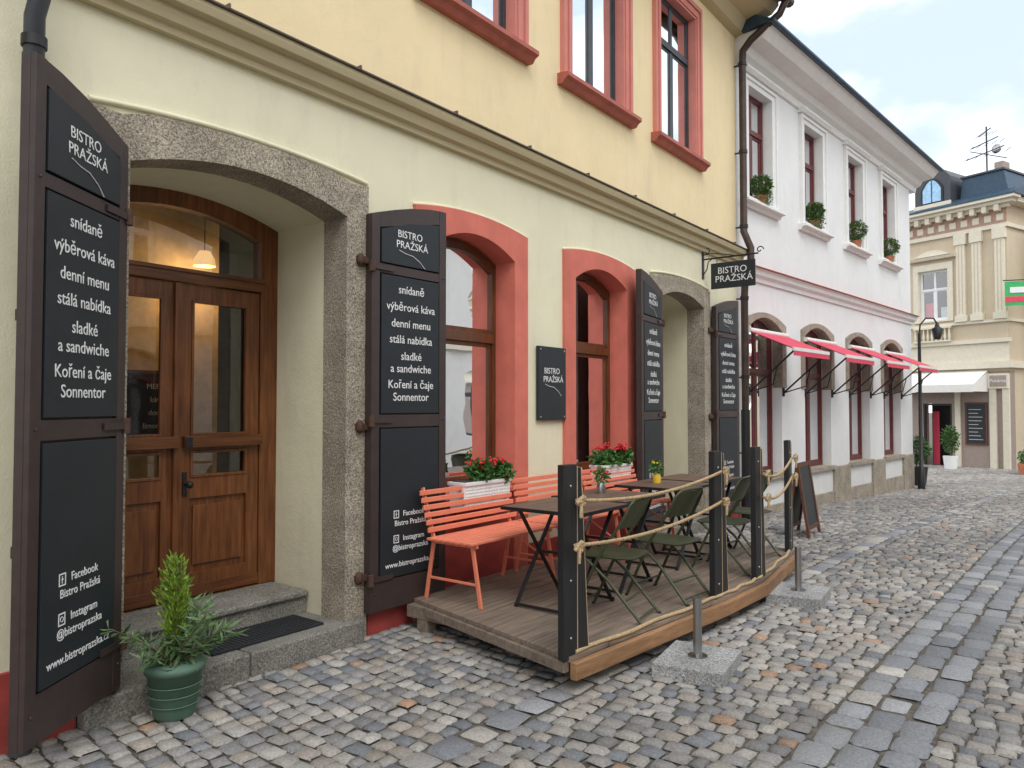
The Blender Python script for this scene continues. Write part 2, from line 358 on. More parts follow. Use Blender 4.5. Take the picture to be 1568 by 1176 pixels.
b.prof([(.3,3.66),(-.045,3.66),(-.05,3.70),(-.085,3.715),(-.10,3.76),(-.10,3.79),(-.15,3.80),(-.165,3.84),(-.165,3.868),(.3,3.868)],-4,10.77,'trim')
b.prof([(.3,3.869),(-.185,3.869),(-.185,3.882),(.003,3.915),(.3,3.915)],-4,10.78,'lip')
x=-3.5
while x<10.6: b.box(x,x+.012,-.19,-.02,3.872,3.905,'lip'); x+=.98
b.finish('cornice',cafe,.004)
b=B()
b.box(10.55,10.748,.61,7,-.5,7.5,'up'); b.box(-4,-3.8,.81,7,-.5,7.5,'up')
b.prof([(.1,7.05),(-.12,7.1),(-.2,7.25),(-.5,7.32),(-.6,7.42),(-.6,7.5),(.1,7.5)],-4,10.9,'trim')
b.finish('eave_cornice',cafe)
b=B(); b.prof([(-.75,7.502),(-.75,7.56),(4,10.8),(8.5,7.6),(8.5,7.502)],-4,10.95,'tile'); b.finish('roof',cafe)
b=B(); b.tube([(-4,-.74,7.44),(10.95,-.74,7.44)],.075,'copper'); b.finish('gutter',cafe)
def stone_portal(o,outer,name):
    b=B(); out=[(outer[0],-.3),(outer[0],outer[2]-.12),(outer[0],outer[2])]+[( outer[0]+(outer[1]-outer[0])*i/12., outer[2]-.03*(i in(1,11))+.06*(1-(i/6.-1)**2)) for i in range(1,12)]+[(outer[1],outer[2]),(outer[1],-.3)]
    inn=[(o[1],-.3)]+arc(*o)[::-1]+[(o[0],-.3)]
    b.plate(out+inn,[],-.035,.21,'gran'); ob=b.finish(name,cafe,.012)
stone_portal(DO,(1.71,3.575,3.15),'granite_portal'); stone_portal(DO2,(7.94,9.66,3.15),'granite_portal')
b=B()
for o in ((1.705,3.58),(7.935,9.665)):
    pts=[( o[0]+(o[1]-o[0])*i/12.,3.165+.06*(1-(i/6.-1)**2)) for i in range(13)]
    b.tube([(p[0],-.01,p[1]+.012) for p in pts],.016,'low',8)
b.finish('portal_edge_moulding',cafe)
for o,ou in ((W1,(4.05,5.492,3.13,.07)),(W2,(6.10,7.55,3.13,.07))):
    b=B(); b.plate(uband(ou,o,-.3),[],-.03,.2,'coral')
    b.box(o[0]+.002,o[1]-.002,-.012,.198,-.3,.86,'plinth')
    b.box(o[0]+.002,o[1]-.002,-.06,.26,.862,.9,'coral'); b.finish('coral_window_surround',cafe,.006)
    b=B(); b.tube([(p[0],-.006,p[1]+.008) for p in arc(ou[0]-.01,ou[1]+.01,ou[2],ou[3])],.012,'low',8); b.finish('surround_edge',cafe)
    b=B(); window(b,o[0]-.02,o[1]+.02,.903,2.86,.19,.16,'winw',.07,False,2.2)
    za,zb_=2.26,2.86; xa,xb=o[0]+.06,o[1]-.06
    for (p,q) in (((xa,za),(xb,za)),((xa,za),(xa,zb_)),((xb,za),(xb,zb_)),((xa,zb_+.06),(xb,zb_+.06))):
        f=lambda z:.24+(z-za)*.35
        b.bar((p[0],f(p[1]),p[1]),(q[0],f(q[1]),q[1]),.05,.05,'winw')
    b.finish('cafe_window',cafe,.003)
b=B()
for a,c in ((-4,1.69),(3.6,4.04),(5.505,6.09),(7.56,7.93),(9.675,10.75)): b.box(a,c,-.022,.1,-.3,.36,'plinth')
b.finish('plinth',cafe,.004)
def door(x0,x1,y,zf):
    b=B(); H=2.43; top=2.86; xm=(x0+x1)/2; fw=.075
    op=[(x1+.08,zf),(x0-.08,zf)]+arc(x0-.08,x1+.08,top+.04,.15,12)
    inn=[(x1-fw,zf+.002),(x0+fw,zf+.002)]+arc(x0+fw,x1-fw,top-.06,.13,12)
    b.plate(op,[inn],y,y+.09,'door')
    b.box(x0+fw-.01,x1-fw+.01,y-.02,y+.08,H,H+.09,'doorh'); b.box(x0+.05,x1-.05,y-.035,y-.02,H+.065,H+.09,'doorh')
    for a,c in ((x0+fw+.004,xm-.004),(xm+.004,x1-fw-.004)):
        s=.095; g0,g1,g2,g3=1.12,1.30,1.40,H-.11
        b.plate([(a,zf+.01),(c,zf+.01),(c,H-.006),(a,H-.006)],[[(a+s,g0),(c-s,g0),(c-s,g1),(a+s,g1)],[(a+s,g2),(c-s,g2),(c-s,g3),(a+s,g3)],[(a+s,zf+.17),(c-s,zf+.17),(c-s,.98),(a+s,.98)]],y+.012,y+.06,'door')
        b.box(a+s-.005,c-s+.005,y+.035,y+.05,zf+.165,.985,'door')
        b.box(a+s+.03,c-s-.03,y+.018,y+.04,zf+.22,.93,'door')
        for p,q in ((g0,g1),(g2,g3)):
            b.plate([(a+s,p),(c-s,p),(c-s,q),(a+s,q)],[[(a+s+.018,p+.018),(c-s-.018,p+.018),(c-s-.018,q-.018),(a+s+.018,q-.018)]],y+.004,y+.03,'door')
        b.add([(a+s-.01,y+.036,g0),(c-s+.01,y+.036,g0),(c-s+.01,y+.036,g3),(a+s-.01,y+.036,g3)],[(0,1,2,3)],'glass')
        b.box(a+.03,c+.0,y-.045,y+.012,1.325,1.40,'doorh'); b.box(a+.03,a+.08,y-.05,y-.045,1.33,1.395,'iron')
    b.box(xm-.028,xm+.028,y-.012,y+.012,zf+.02,H-.01,'door')
    gl=[(x1-.02,H+.03),(x0+.02,H+.03)]+arc(x0+.02,x1-.02,top-.03,.13,10); tri=tessellate_polygon([[Vector((p[0],p[1],0)) for p in gl]])
    b.add([(p[0],y+.05,p[1]) for p in gl],[tuple(t) for t in tri],'glass')
    b.ball((xm+.06,y-.06,1.08),.025,'iron'); b.cyl((xm+.06,y-.06,1.08),(xm+.06,y+.02,1.08),.01,'iron'); b.box(xm+.045,xm+.075,y+.002,y+.013,1.0,1.16,'iron')
    b.box(x0+fw,x1-fw,y+.005,y+.02,zf+.01,zf+.09,'doorh')
    b.finish('entrance_door',cafe,.004)
door(1.916,3.317,.75,.313); door(8.16,9.44,.75,.313)
b=B(); b.box(1.70,2.62,-.10,.40,-.1,.145,'step'); b.box(2.626,3.50,-.103,.40,-.1,.147,'step'); b.box(1.92,3.37,.36,.9,-.1,.31,'step'); b.box(1.925,3.365,.33,.40,.27,.312,'step')
b.finish('entrance_steps',cafe,.012)
b=B(); b.box(8.0,9.6,-.10,.40,-.1,.145,'step'); b.box(8.15,9.45,.36,.9,-.1,.31,'step'); b.finish('entrance_steps',cafe,.012)
b=B(); b.box(2.45,3.25,.02,.34,.148,.164,'mat')
for i in range(26): b.box(2.47+i*.03,2.482+i*.03,.03,.33,.163,.169,'mat')
b.finish('doormat',None,.002)
# interior
b=B(); b.box(-.2,10.54,4.6,4.7,.2,3.6,'room'); b.box(-.2,10.54,.82,4.6,.2,.295,'roomfl'); b.box(-.2,10.54,.82,4.6,3.55,3.6,'room'); b.box(-.3,-.2,.82,4.6,.2,3.6,'room'); b.box(5.5,5.6,1.4,4.6,.3,3.55,'room')
b.box(1.4,2.95,3.4,3.9,.3,1.3,'winw'); b.box(1.3,2.96,3.3,4.0,1.3,1.35,'table')
b.box(3.0,4.15,2.8,2.9,.3,3.5,'tan'); b.box(3.25,3.8,2.77,2.799,1.25,1.9,'board'); b.box(3.22,3.83,2.785,2.798,1.22,1.93,'wd2')  # tan wall piece is an added backdrop that catches the pendant's warm glow
for k in range(4): text(('MENU','káva','dorty','limonády')[k],cafe,3.52,1.78-k*.12,.07,2.765)
for i in range(4): b.box(1.2,2.95,4.35,4.58,1.5+i*.35,1.53+i*.35,'winw')
for i in range(24): 
    x=random.uniform(1.25,2.9);k=random.randrange(3);h=random.uniform(.1,.24); b.cyl((x,4.45,1.53+k*.35),(x,4.45,1.53+k*.35+h),.035,random.choice(['planter','pot','terra','gold','dark']),n=8)
for x,y in ((4.7,1.6),(6.8,1.7),(7.2,2.4)): b.box(x-.35,x+.35,y-.35,y+.35,1.02,1.05,'table'); b.cyl((x,y,.3),(x,y,1.02),.03,'iron')
b.finish('interior_room',cafe)
b=B()
for p in ((3.82,2.5,2.98),(5.0,2.8,2.75),(7.0,2.6,2.75)):
    b.cyl((p[0],p[1],p[2]+.05),(p[0],p[1],3.55),.005,'iron',n=6); b.tube([(p[0],p[1],p[2]-.07),(p[0],p[1],p[2]),(p[0],p[1],p[2]+.07)],[.10,.09,.05],'lamp',18)
b.finish('pendant_lamp',cafe)
for p,e in (((3.82,2.5,2.80),12),((7.0,2.6,2.5),6)):
    l=bpy.data.lights.new('pendant_light','POINT'); l.energy=e; l.color=(1,.62,.28); l.shadow_soft_size=.06; o=link(bpy.data.objects.new('pendant_light',l)); o.location=p; o.parent=cafe
for i,(a,c) in enumerate(UW):
    b=B(); q=[(a+.2,4.862),(c-.2,4.862),(c-.2,UT),(a+.2,UT)]; u=UT
    b.plate([(a+.02,4.84),(c-.02,4.84),(c-.02,u+.19),(a+.02,u+.19)],[q],-.03,.078,'coralup')
    b.plate([(a+.021,4.842),(c-.021,4.842),(c-.021,u+.188),(a+.021,u+.188)],[[(a+.07,4.87),(c-.07,4.87),(c-.07,u+.13),(a+.07,u+.13)]],-.05,-.028,'coralup')
    b.plate([(a+.12,4.872),(c-.12,4.872),(c-.12,u+.08),(a+.12,u+.08)],[[(a+.17,4.88),(c-.17,4.88),(c-.17,u+.03),(a+.17,u+.03)]],-.044,-.029,'coralup')
    b.prof([(.07,4.74),(-.06,4.74),(-.09,4.78),(-.13,4.80),(-.13,4.838),(.07,4.858)],a-.03,c+.03,'sillr')
    window(b,a+.196,c-.196,4.858,u+.003,.081,0,'dgr',.045,True,6.15 if i!=1 else None,'glassup',d=.035)
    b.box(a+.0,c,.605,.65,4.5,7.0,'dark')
    s=(a+.50,c-.20) if i==1 else (a+.20,c-.20)  # part-width one is a curtain; full-width ones stand in for pale glass reflections
    n=26; vs=[];fs=[]
    for k in range(n*2+1):
        x=s[0]+(s[1]-s[0])*k/(n*2); y=.145+.009*math.sin(k*1.4); vs+= [(x,y,4.86),(x,y,u)]
    for k in range(n*2): fs.append((2*k,2*k+2,2*k+3,2*k+1))
    b.add(vs,fs,'curtain',True)
    b.finish('upper_window',cafe)
def shutter(orig,ang,w,high):
    e=empty('menu_shutter',(orig[0],orig[1],0),ang,cafe)
    z0=.17
    top=[]
    for i in range(9):
        t=i/8; u=t if high=='R' else 1-t
        top.append((t*w, 2.95+.15*math.sin(u*math.pi/2)))
    b=B(); b.plate([(w,z0),(0,z0)]+top,[],-.02,.02,'frame')
    T=lambda x: 2.95+.15*math.sin((x/w if high=='R' else 1-x/w)*math.pi/2)
    s=.075
    b.plate([(.001,z0+.001),(s,z0+.001),(s,T(s)-.001),(.001,T(0)-.001)],[],-.045,-.019,'frame'); b.plate([(w-s,z0+.001),(w-.001,z0+.001),(w-.001,T(w)-.001),(w-s,T(w-s)-.001)],[],-.045,-.019,'frame')
    for za,zb in ((z0+.002,.38),(1.45,1.54),(2.545,2.61)): b.box(s,w-s,-.043,-.019,za,zb,'frame')
    b.plate([(s,T(s)-.11),(w-s,T(w-s)-.11)]+[(x,T(x)-.002) for x in (w-s,w*.75,w/2,w*.25,s)],[],-.043,-.019,'frame')
    b.finish('frame',e,.003)
    b=B()
    b.plate([(s+.012,2.62),(w-s-.012,2.62),(w-s-.012,T(w-s)-.12),(w/2,T(w/2)-.115),(s+.012,T(s)-.12)],[],-.05,-.021,'board')
    b.box(s+.012,w-s-.012,-.05,-.021,1.55,2.535,'board'); b.box(s+.012,w-s-.012,-.05,-.021,.39,1.44,'board'); b.finish('boards',e,.002)
    b=B(); hx=0 if high=='R' else w
    for z in (2.58,1.50,.40): b.cyl((hx,-.05,z-.04),(hx,-.05,z+.04),.022,'rust'); b.bar((hx,-.052,z),((.2 if high=='R' else w-.2),-.052,z),.008,.035,'frame')
    for z in (.3,1.5,2.58):
        for x in (s*.5,w-s*.5): b.ball((x,-.047,z),.008,'rust',n=3)
    b.finish('hinges',e)
    y=-.0525; c=w/2; k=w/.79
    logo(e,c,2.845,.72,y)
    for tt,z in (('snídaně',2.44),('výběrová káva',2.315),('denní menu',2.195),('stálá nabídka',2.08),('sladké',1.96),('a sandwiche',1.87),('Koření a čaje',1.755),('Sonnentor',1.665)): text(tt,e,c,z,.088*k,y,bold=.0002)
    for tt,z in (('Facebook',.83),('Bistro Pražská',.765),('Instagram',.655),('@bistroprazska',.59),('www.bistroprazska.cz',.475)): text(tt,e,c+(.03 if tt in('Facebook','Instagram') else 0),z,.058*k,y,bold=.0002)
    b=B()
    for z in (.83,.655):
        b.plate([(c-.165,z-.028),(c-.115,z-.028),(c-.115,z+.028),(c-.165,z+.028)],[[(c-.159,z-.022),(c-.121,z-.022),(c-.121,z+.022),(c-.159,z+.022)]],y-.0005,y+.001,'white')
    b.box(c-.143,c-.139,y-.0005,y+.001,.813,.845,'white'); b.box(c-.149,c-.131,y-.0004,y+.0012,.829,.833,'white')
    b.tube([(c-.14+.011*math.cos(t*.524),y,.655+.011*math.sin(t*.524)) for t in range(13)],.002,'white',4,False)
    b.finish('social_icons',e)
F=Vector((1.245,-.50)); Hh=Vector((1.845,-.06)); d=Hh-F
shutter(F,math.atan2(d.y,d.x),d.length,'L')
shutter((3.545,-.06),math.radians(-1.5),.745,'R')
a9=math.radians(9); shutter((8.10-.79*math.cos(a9),-.05-.79*math.sin(a9)),a9,.79,'L')
shutter((9.69,-.06),math.radians(-2),.76,'R')
b=B()
for xx in (1.78,3.46,8.03,9.57):
    for z in (2.62,1.46,.42):
        b.ball((xx+.03,-.05,z),.036,'rust',.9,.8,1.3,5); b.bar((xx,-.045,z),(xx+.1,-.06,z),.03,.045,'rust')
b.finish('hinge_brackets',cafe)
e=empty('wall_sign',(5.645,-.01,0)); b=B(); b.box(0,.455,-.03,.0,1.47,2.16,'board'); 
for x in (.03,.425):
    for z in (1.5,2.13): b.ball((x,-.03,z),.009,'steel',n=4)
b.finish('panel',e,.003); logo(e,.23,1.93,.75,-.032)
e=empty('hanging_sign',(9.5,0,0),math.radians(-90)); b=B()
b.box(.12,.71,-.012,.012,3.15,3.49,'board'); b.tube([(0,0,3.56),(.75,0,3.56)],.011,'iron',8); b.box(-.0,.012,-.03,.03,3.3,3.7,'iron')
for x in (.2,.63): b.cyl((x,0,3.49),(x,0,3.56),.005,'iron')
def scroll(cx,cz,r,turn,flip=1):
    return [(cx+flip*r*(1-k/26)*math.cos(turn*k/20),0,cz+r*(1-k/26)*math.sin(turn*k/20)) for k in range(21)]
b.tube(scroll(.77,3.60,.05,6),.008,'iron',6); b.tube(scroll(.06,3.66,.06,6,-1),.008,'iron',6)
b.tube([(0,0,3.34),(.06,0,3.42),(.08,0,3.52),(.14,0,3.56)],.008,'iron',6); b.tube([(.0,0,3.62),(.12,0,3.63),(.3,0,3.60),(.45,0,3.565)],.007,'iron',6)
b.finish('bracket_and_board',e,.002)
text('BISTRO',e,.41,3.38,.12,-.014,name='letters'); text('PRAŽSKÁ',e,.43,3.27,.12,-.014,name='letters')
e=empty('drainpipe'); b=B(); px=10.72
b.tube([(px+.05,-.74,7.40),(px+.03,-.66,7.22),(px,-.25,6.95),(px,-.13,6.82),(px,-.12,6.6),(px,-.12,4.15),(px,-.22,3.9),(px,-.22,3.6),(px,-.13,3.4),(px,-.12,3.2),(px,-.12,.02)],.052,'copper',14)
for z in (6.6,5.3,4.2,3.15,2.0,.9): b.cyl((px,-.12,z),(px,-.12,z+.05),.062,'iron'); b.bar((px,-.12,z+.02),(px,.0,z+.02),.02,.02,'iron')
b.cyl((px,-.12,-.02),(px,-.12,1.55),.063,'iron'); b.finish('pipe',e)
e=empty('drainpipe'); b=B(); px=1.42; b.tube([(px,-.74,7.4),(px,-.5,7.2),(px,-.10,6.9),(px,-.10,4.1),(px,-.22,3.95),(px,-.22,3.6),(px,-.10,3.45),(px,-.10,0)],.045,'dgr',12)
for z in (3.3,2,.9): b.cyl((px,-.10,z),(px,-.10,z+.05),.055,'iron')
b.finish('pipe',e)
flowerbox((4.70,-.13,.80),.58); flowerbox((6.83,-.12,.80),.56)
b=B()
for x in (4.5,4.9,6.65,7.0): b.bar((x,-.02,.86),(x,-.21,.86),.012,.006,'iron'); b.bar((x,-.04,.79),(x,-.21,.79),.012,.006,'iron'); b.bar((x,-.02,.68),(x,-.05,.86),.012,.006,'iron')
b.finish('planter_brackets',cafe)
# ================================================================ TERRACE
def clip(poly,a,b_,c):
    out=[]
    for i in range(len(poly)):
        p=poly[i];q=poly[(i+1)%len(poly)];fp=a*p[0]+b_*p[1]-c;fq=a*q[0]+b_*q[1]-c
        if fp>=0: out.append(p)
        if (fp>=0)!=(fq>=0): t=fp/(fp-fq); out.append((p[0]+(q[0]-p[0])*t,p[1]+(q[1]-p[1])*t))
    return out
DP=[(3.97,-.08),(3.56,-1.72),(5.35,-1.90),(6.1,-1.93),(7.55,-1.76),(7.75,-.08)]
DZ=.20
e=empty('wooden_terrace'); b=B(); y=-2.0
while y<-.1:
    xs=[3.3,5.2+random.uniform(-.4,.4),8.0]
    for k in range(2):
        p=[(xs[k]+.002,y),(xs[k+1]-.002,y),(xs[k+1]-.002,y+.118),(xs[k]+.002,y+.118)]
        for i in range(6):
            A=Vector(DP[i]);Bq=Vector(DP[(i+1)%6]);n=Vector((-(Bq.y-A.y),Bq.x-A.x)); 
            p=clip(p,n.x,n.y,n.dot(A))
            if len(p)<3: break
        if len(p)>=3: b.plate(p,[],DZ-.028+random.uniform(-.001,.001),DZ+random.uniform(-.001,.001),'deck','z')
    y+=.124
b.finish('planks',e,.003)
b=B()
for i in range(1,4):
    A,Q=DP[i],DP[i+1]; b.bar((A[0],A[1]-.025,.125),(Q[0],Q[1]-.025,.125),.045,.095,'beam')
b.bar((3.97,-.08,.14),(3.56,-1.70,.14),.045,.06,'deck')
for x in (3.9,4.6,5.3,6.0,6.7,7.3): b.box(x,x+.07,-1.7,-.1,.08,.168,'deck')
for x in (3.9,5.3,6.7):
    for yy in (-.3,-1.1,-1.6): b.box(x+.003,x+.1,yy,yy+.1,-.01,.08,'deck')
b.finish('beams',e,.004)
b=B(); pts=[]
P=[(3.62,-1.72),(5.35,-1.885),(6.1,-1.915),(7.5,-1.75)]
for i in range(3):
    for k in range(12): t=k/12; pts.append((P[i][0]*(1-t)+P[i+1][0]*t,P[i][1]*(1-t)+P[i+1][1]*t+.012*math.sin(k*1.3),DZ+.014))
b.tube(pts,.013,'rope',8); b.finish('edge_rope',e)
PP=[(3.62,-1.70,-.10),(5.36,-1.86,-.06),(6.12,-1.89,.0),(7.48,-1.72,.12)]
for (x,y,a) in PP:
    e=empty('wooden_fence_post',(x,y,0),a); b=B()
    b.box(-.10,.02,-.022,.022,.185,1.27,'blackw')
    b.box(.0205,.025,-.024,.024,DZ+.005,1.26,'rawz')
    b.plate([(.026,DZ+.002),(.125,DZ+.002),(.06,1.25),(.026,1.25)],[],-.02,.02,'blackw')
    b.plate([(.126,DZ+.002),(.131,DZ+.002),(.066,1.25),(.0605,1.25)],[],-.0205,.0205,'rawz')
    for z in (.3,.62,1.15): b.ball((-.04,-.023,z),.008,'steel',n=4)
    b.finish('boards',e,.002)
def ropef(p0,p1,sag,name='rope_barrier'):
    e=empty(name); b=B(); p0=Vector(p0);p1=Vector(p1)
    L=(p1-p0).length
    for k in range(3):
        q=[]
        for i in range(121):
            t=i/120; p=p0.lerp(p1,t); p.z-=sag*4*t*(1-t); an=t*L*90+k*2.094; d=(p1-p0).normalized(); a=Vector((-d.y,d.x,0)); q.append(p+a*math.cos(an)*.0058+Vector((0,0,1))*math.sin(an)*.0058)
        b.tube(q,.007,'rope',6)
    for p in (p0,p1):
        for k in range(9):
            an=k*.8; b.tube([p+Vector((random.gauss(0,.013)-.028,-.03,random.gauss(0,.013))),p+Vector((.020*math.cos(an),-.045,.026*math.sin(an))),p+Vector((random.gauss(0,.015)+.028,-.02,random.gauss(0,.015)))],.011,'rope',7)
        b.tube([p+Vector((-.01,-.04,0)),p+Vector((-.03,-.05,-.05)),p+Vector((-.025,-.045,-.09))],.010,'rope',7)
    b.finish('strands',e)
ropef((3.60,-1.745,1.07),(5.34,-1.9,1.12),.06); ropef((3.58,-1.745,.82),(5.34,-1.9,.90),.06)
ropef((6.13,-1.94,1.05),(7.47,-1.76,1.10),.08); ropef((6.13,-1.94,.86),(7.47,-1.76,.92),.08)
for x,y,r in ((4.36,-2.13,.15),(6.42,-2.12,.1)):
    e=empty('steel_barrier_post',(x,y,0),r); b=B(); b.box(-.25,.25,-.21,.21,-.01,.08,'slab'); b.finish('granite_base',e,.006); b=B(); b.cyl((0,0,.075),(0,0,.42),.027,'steel'); b.cyl((0,0,.42),(0,0,.435),.029,'steel'); b.cyl((0,0,.075),(0,0,.087),.06,'steel'); b.finish('post',e)
def bench(x0,w=1.05):
    e=empty('slatted_bench',(x0,-.20,DZ)); b=B()
    for x in (.07,w-.07):
        b.bar((x,.02,.0),(x,-.06,.45),.03,.018,'bench',(1,0,0)); b.bar((x,-.50,.0),(x,-.42,.43),.03,.018,'bench',(1,0,0))
        b.bar((x,-.06,.42),(x,.06,.80),.03,.018,'bench',(1,0,0)); b.bar((x,-.06,.425),(x,-.47,.425),.03,.02,'bench',(1,0,0)); b.bar((x,-.02,.16),(x,-.47,.16),.018,.018,'bench')
        b.bar((x,-.46,.17),(x+(.22 if x<.5 else -.22),-.25,.41),.015,.015,'bench')
    for i in range(7): y=-.475+i*.063; b.box(0,w,y,y+.05,.437,.455,'bench')
    for i in range(6):
        t=.49+i*.052; y=-.075+(t-.42)*.32; b.box(0,w,y-.018,y-.003,t,t+.036,'bench')
    b.finish('slats_and_frame',e,.004)
for x in (3.95,5.04,6.13): bench(x)
def table(x,y,w=.68,vase=None):
    e=empty('folding_bistro_table',(x,y,DZ)); b=B(); h=.70
    for i in range(5): b.box(-w/2+.006,w/2-.006,-w/2+.006+i*(w-.012)/5+.001,-w/2+.006+(i+1)*(w-.012)/5-.001,h-.018,h,'table')
    b.plate([(-w/2,-w/2),(w/2,-w/2),(w/2,w/2),(-w/2,w/2)],[[(-w/2+.006,-w/2+.006),(w/2-.006,-w/2+.006),(w/2-.006,w/2-.006),(-w/2+.006,w/2-.006)]],h-.025,h-.001,'iron','z')
    for s in (-1,1):
        yy=s*.24; b.bar((-.27,yy,0),(.25,yy,h-.025),.012,.03,'iron',(0,1,0)); b.bar((.27,yy*.93,0),(-.25,yy*.93,h-.025),.012,.03,'iron',(0,1,0))
    b.bar((-.27,-.24,.02),(-.27,.24,.02),.015,.02,'iron'); b.bar((.27,-.24,.02),(.27,.24,.02),.015,.02,'iron'); b.bar((0,-.24,.35),(0,.24,.35),.015,.02,'iron')
    b.finish('top_and_legs',e,.002)
    if vase is not None:
        v=empty('flower_vase',(x+.05,y+.1,DZ+h)); b=B(); b.tube([(0,0,0),(0,0,.05),(0,0,.085)],[.035,.04,.03],'yel' if vase else 'steel',12); b.finish('vase',v)
        p,d=blobpts((0,0,.14),(.05,.05,.07),110,.2); leaves('leaves',v,p,d,.04,.025,(.04,.12,.03),(.1,.25,.06))
        b=B()
        for k in range(5): b.ball((random.gauss(0,.03),random.gauss(0,.03),.17+random.random()*.04),.012,'yel' if vase else 'redp',n=4)
        b.finish('blooms',v)
table(4.50,-1.08,.66,None); table(5.22,-1.02,.66,0); table(6.25,-1.0,.66,1); table(6.98,-1.0,.66,None)
def chair(x,y,a):
    e=empty('folding_chair',(x,y,DZ),a); e.scale=(1,1,.96); b=B(); r=.011
    L=[(-.20,.24,0),(-.20,.05,.42),(-.20,-.13,.70),(-.19,-.17,.79),(-.15,-.19,.83),(0,-.205,.835),(.15,-.19,.83),(.19,-.17,.79),(.20,-.13,.70),(.20,.05,.42),(.20,.24,0)]
    b.tube(L,r,'olive',10)
    for s in (-1,1): b.tube([(s*.175,-.25,0),(s*.175,-.02,.27),(s*.175,.17,.435)],r,'olive',10)
    b.tube([(-.175,-.22,.04),(.175,-.22,.04)],.008,'olive',8); b.tube([(-.2,.20,.09),(.2,.20,.09)],.008,'olive',8); b.tube([(-.175,-.13,.15),(.175,-.13,.15)],.008,'olive',8)
    n=10; vs=[];fs=[]
    for i in range(n+1):
        for j in range(n+1):
            u=-1+2*i/n; v=-1+2*j/n; q=(abs(u)**6+abs(v)**6)**(1/6) or 1; k=max(abs(u),abs(v))/q if q>0 else 1
            vs.append((u*.195*k,v*.205*k+.01,.447-.012*(1-u*u)*(1-v*v)+(-.014 if max(abs(u),abs(v))>.99 else 0)))
    for i in range(n):
        for j in range(n): a0=i*(n+1)+j; fs.append((a0,a0+n+1,a0+n+2,a0+1))
    vs2=[(p[0],p[1],p[2]-.006) for p in vs]; b.add(vs,fs,'olive',True); b.add(vs2,[f[::-1] for f in fs],'olive',True)
    vs=[];fs=[]; nx=12;nz=6
    for i in range(nx+1):
        for j in range(nz+1):
            u=-1+2*i/nx; v=j/nz; z=.63+v*.195*(1-.12*u**4)+.0; vs.append((u*.192,-.085-(z-.63)*.5-.045*(1-u*u),z))
    for i in range(nx):
        for j in range(nz): a0=i*(nz+1)+j; fs.append((a0,a0+nz+1,a0+nz+2,a0+1))
    b.add(vs,fs,'olive',True); b.add([(p[0],p[1]+.005,p[2]) for p in vs],[f[::-1] for f in fs],'olive',True)
    for s in (-1,1): b.ball((s*.2,.24,.006),.014,'iron',n=4); b.ball((s*.175,-.25,.006),.014,'iron',n=4)
    b.finish('frame_seat_back',e)
chair(4.47,-1.50,.16); chair(5.16,-1.56,-.08); chair(6.3,-1.55,.05); chair(7.0,-1.47,-.15)
e=empty('a_frame_chalkboard',(9.75,-1.2,0),math.radians(2)); b=B()
for s in (-1,1):
    for x in (-.26,.26): b.bar((x,s*.13,0),(x,0,.90),.03,.045,'wd2',(1,0,0))
    for t in (.12,.97): b.bar((-.26,s*.13*(1-t),.90*t),(.26,s*.13*(1-t),.90*t),.02,.05,'wd2')
    b.add([(-.25,s*.115,.12),(.25,s*.115,.12),(.25,s*.008,.86),(-.25,s*.008,.86)],[(0,1,2,3)],'board')
b.finish('boards',e)
# potted shrub
e=empty('potted_shrub',(2.08,-.24,0)); b=B(); b.tube([(0,0,0),(0,0,.02),(0,0,.23),(0,0,.232),(0,0,.27),(0,0,.272),(0,0,.24)],[.095,.105,.135,.148,.152,.135,.13],'pot',28)
for z in (.07,.12,.17): b.tube([((.112+z*.12)*math.cos(t*.2618),(.112+z*.12)*math.sin(t*.2618),z) for t in range(25)],.003,'pot',6,False)
b.cyl((0,0,.235),(0,0,.245),.13,'soil'); b.finish('pot',e)
b=B(); P=[];D=[];P2=[];D2=[]
for i in range(26):
    an=random.uniform(0,6.28); sp=random.uniform(.14,.38); h=random.uniform(.12,.38); 
    if i<10: sp=random.uniform(.0,.14); h=random.uniform(.42,.65)-sp*.5
    pts=[Vector((random.gauss(0,.03),random.gauss(0,.03),.24))]
    for k in range(1,7):
        t=k/6; pts.append(Vector((math.cos(an)*sp*t**1.3,math.sin(an)*sp*t**1.3,.24+h*t-.05*sp*t*t))+Vector((random.gauss(0,.008),random.gauss(0,.008),0)))
    b.tube(pts,[.006-.0007*k for k in range(7)],'bark',6)
    for k in range(1,7):
        for m in range(8 if i>=10 else 34):
            t=random.random(); p=pts[k-1].lerp(pts[k],t); dd=(pts[k]-pts[k-1]).normalized(); o=Vector((random.gauss(0,1),random.gauss(0,1),random.gauss(0,.5))).normalized()
            if i>=10:
                P.append(p); D.append(dd*.6+o*.9)
            elif k>2:
                P2.append(p+o*.04*random.random()); D2.append(dd*1.1+o*.7)
            elif m<8: P.append(p); D.append(dd*.4+o)
b.finish('stems',e)
leaves('long_leaves',e,[tuple(p) for p in P],[tuple(p) for p in D],.10,.016,(.06,.13,.045),(.20,.30,.13))
leaves('top_leaves',e,[tuple(p) for p in P2],[tuple(p) for p in D2],.045,.013,(.10,.20,.02),(.34,.48,.06))
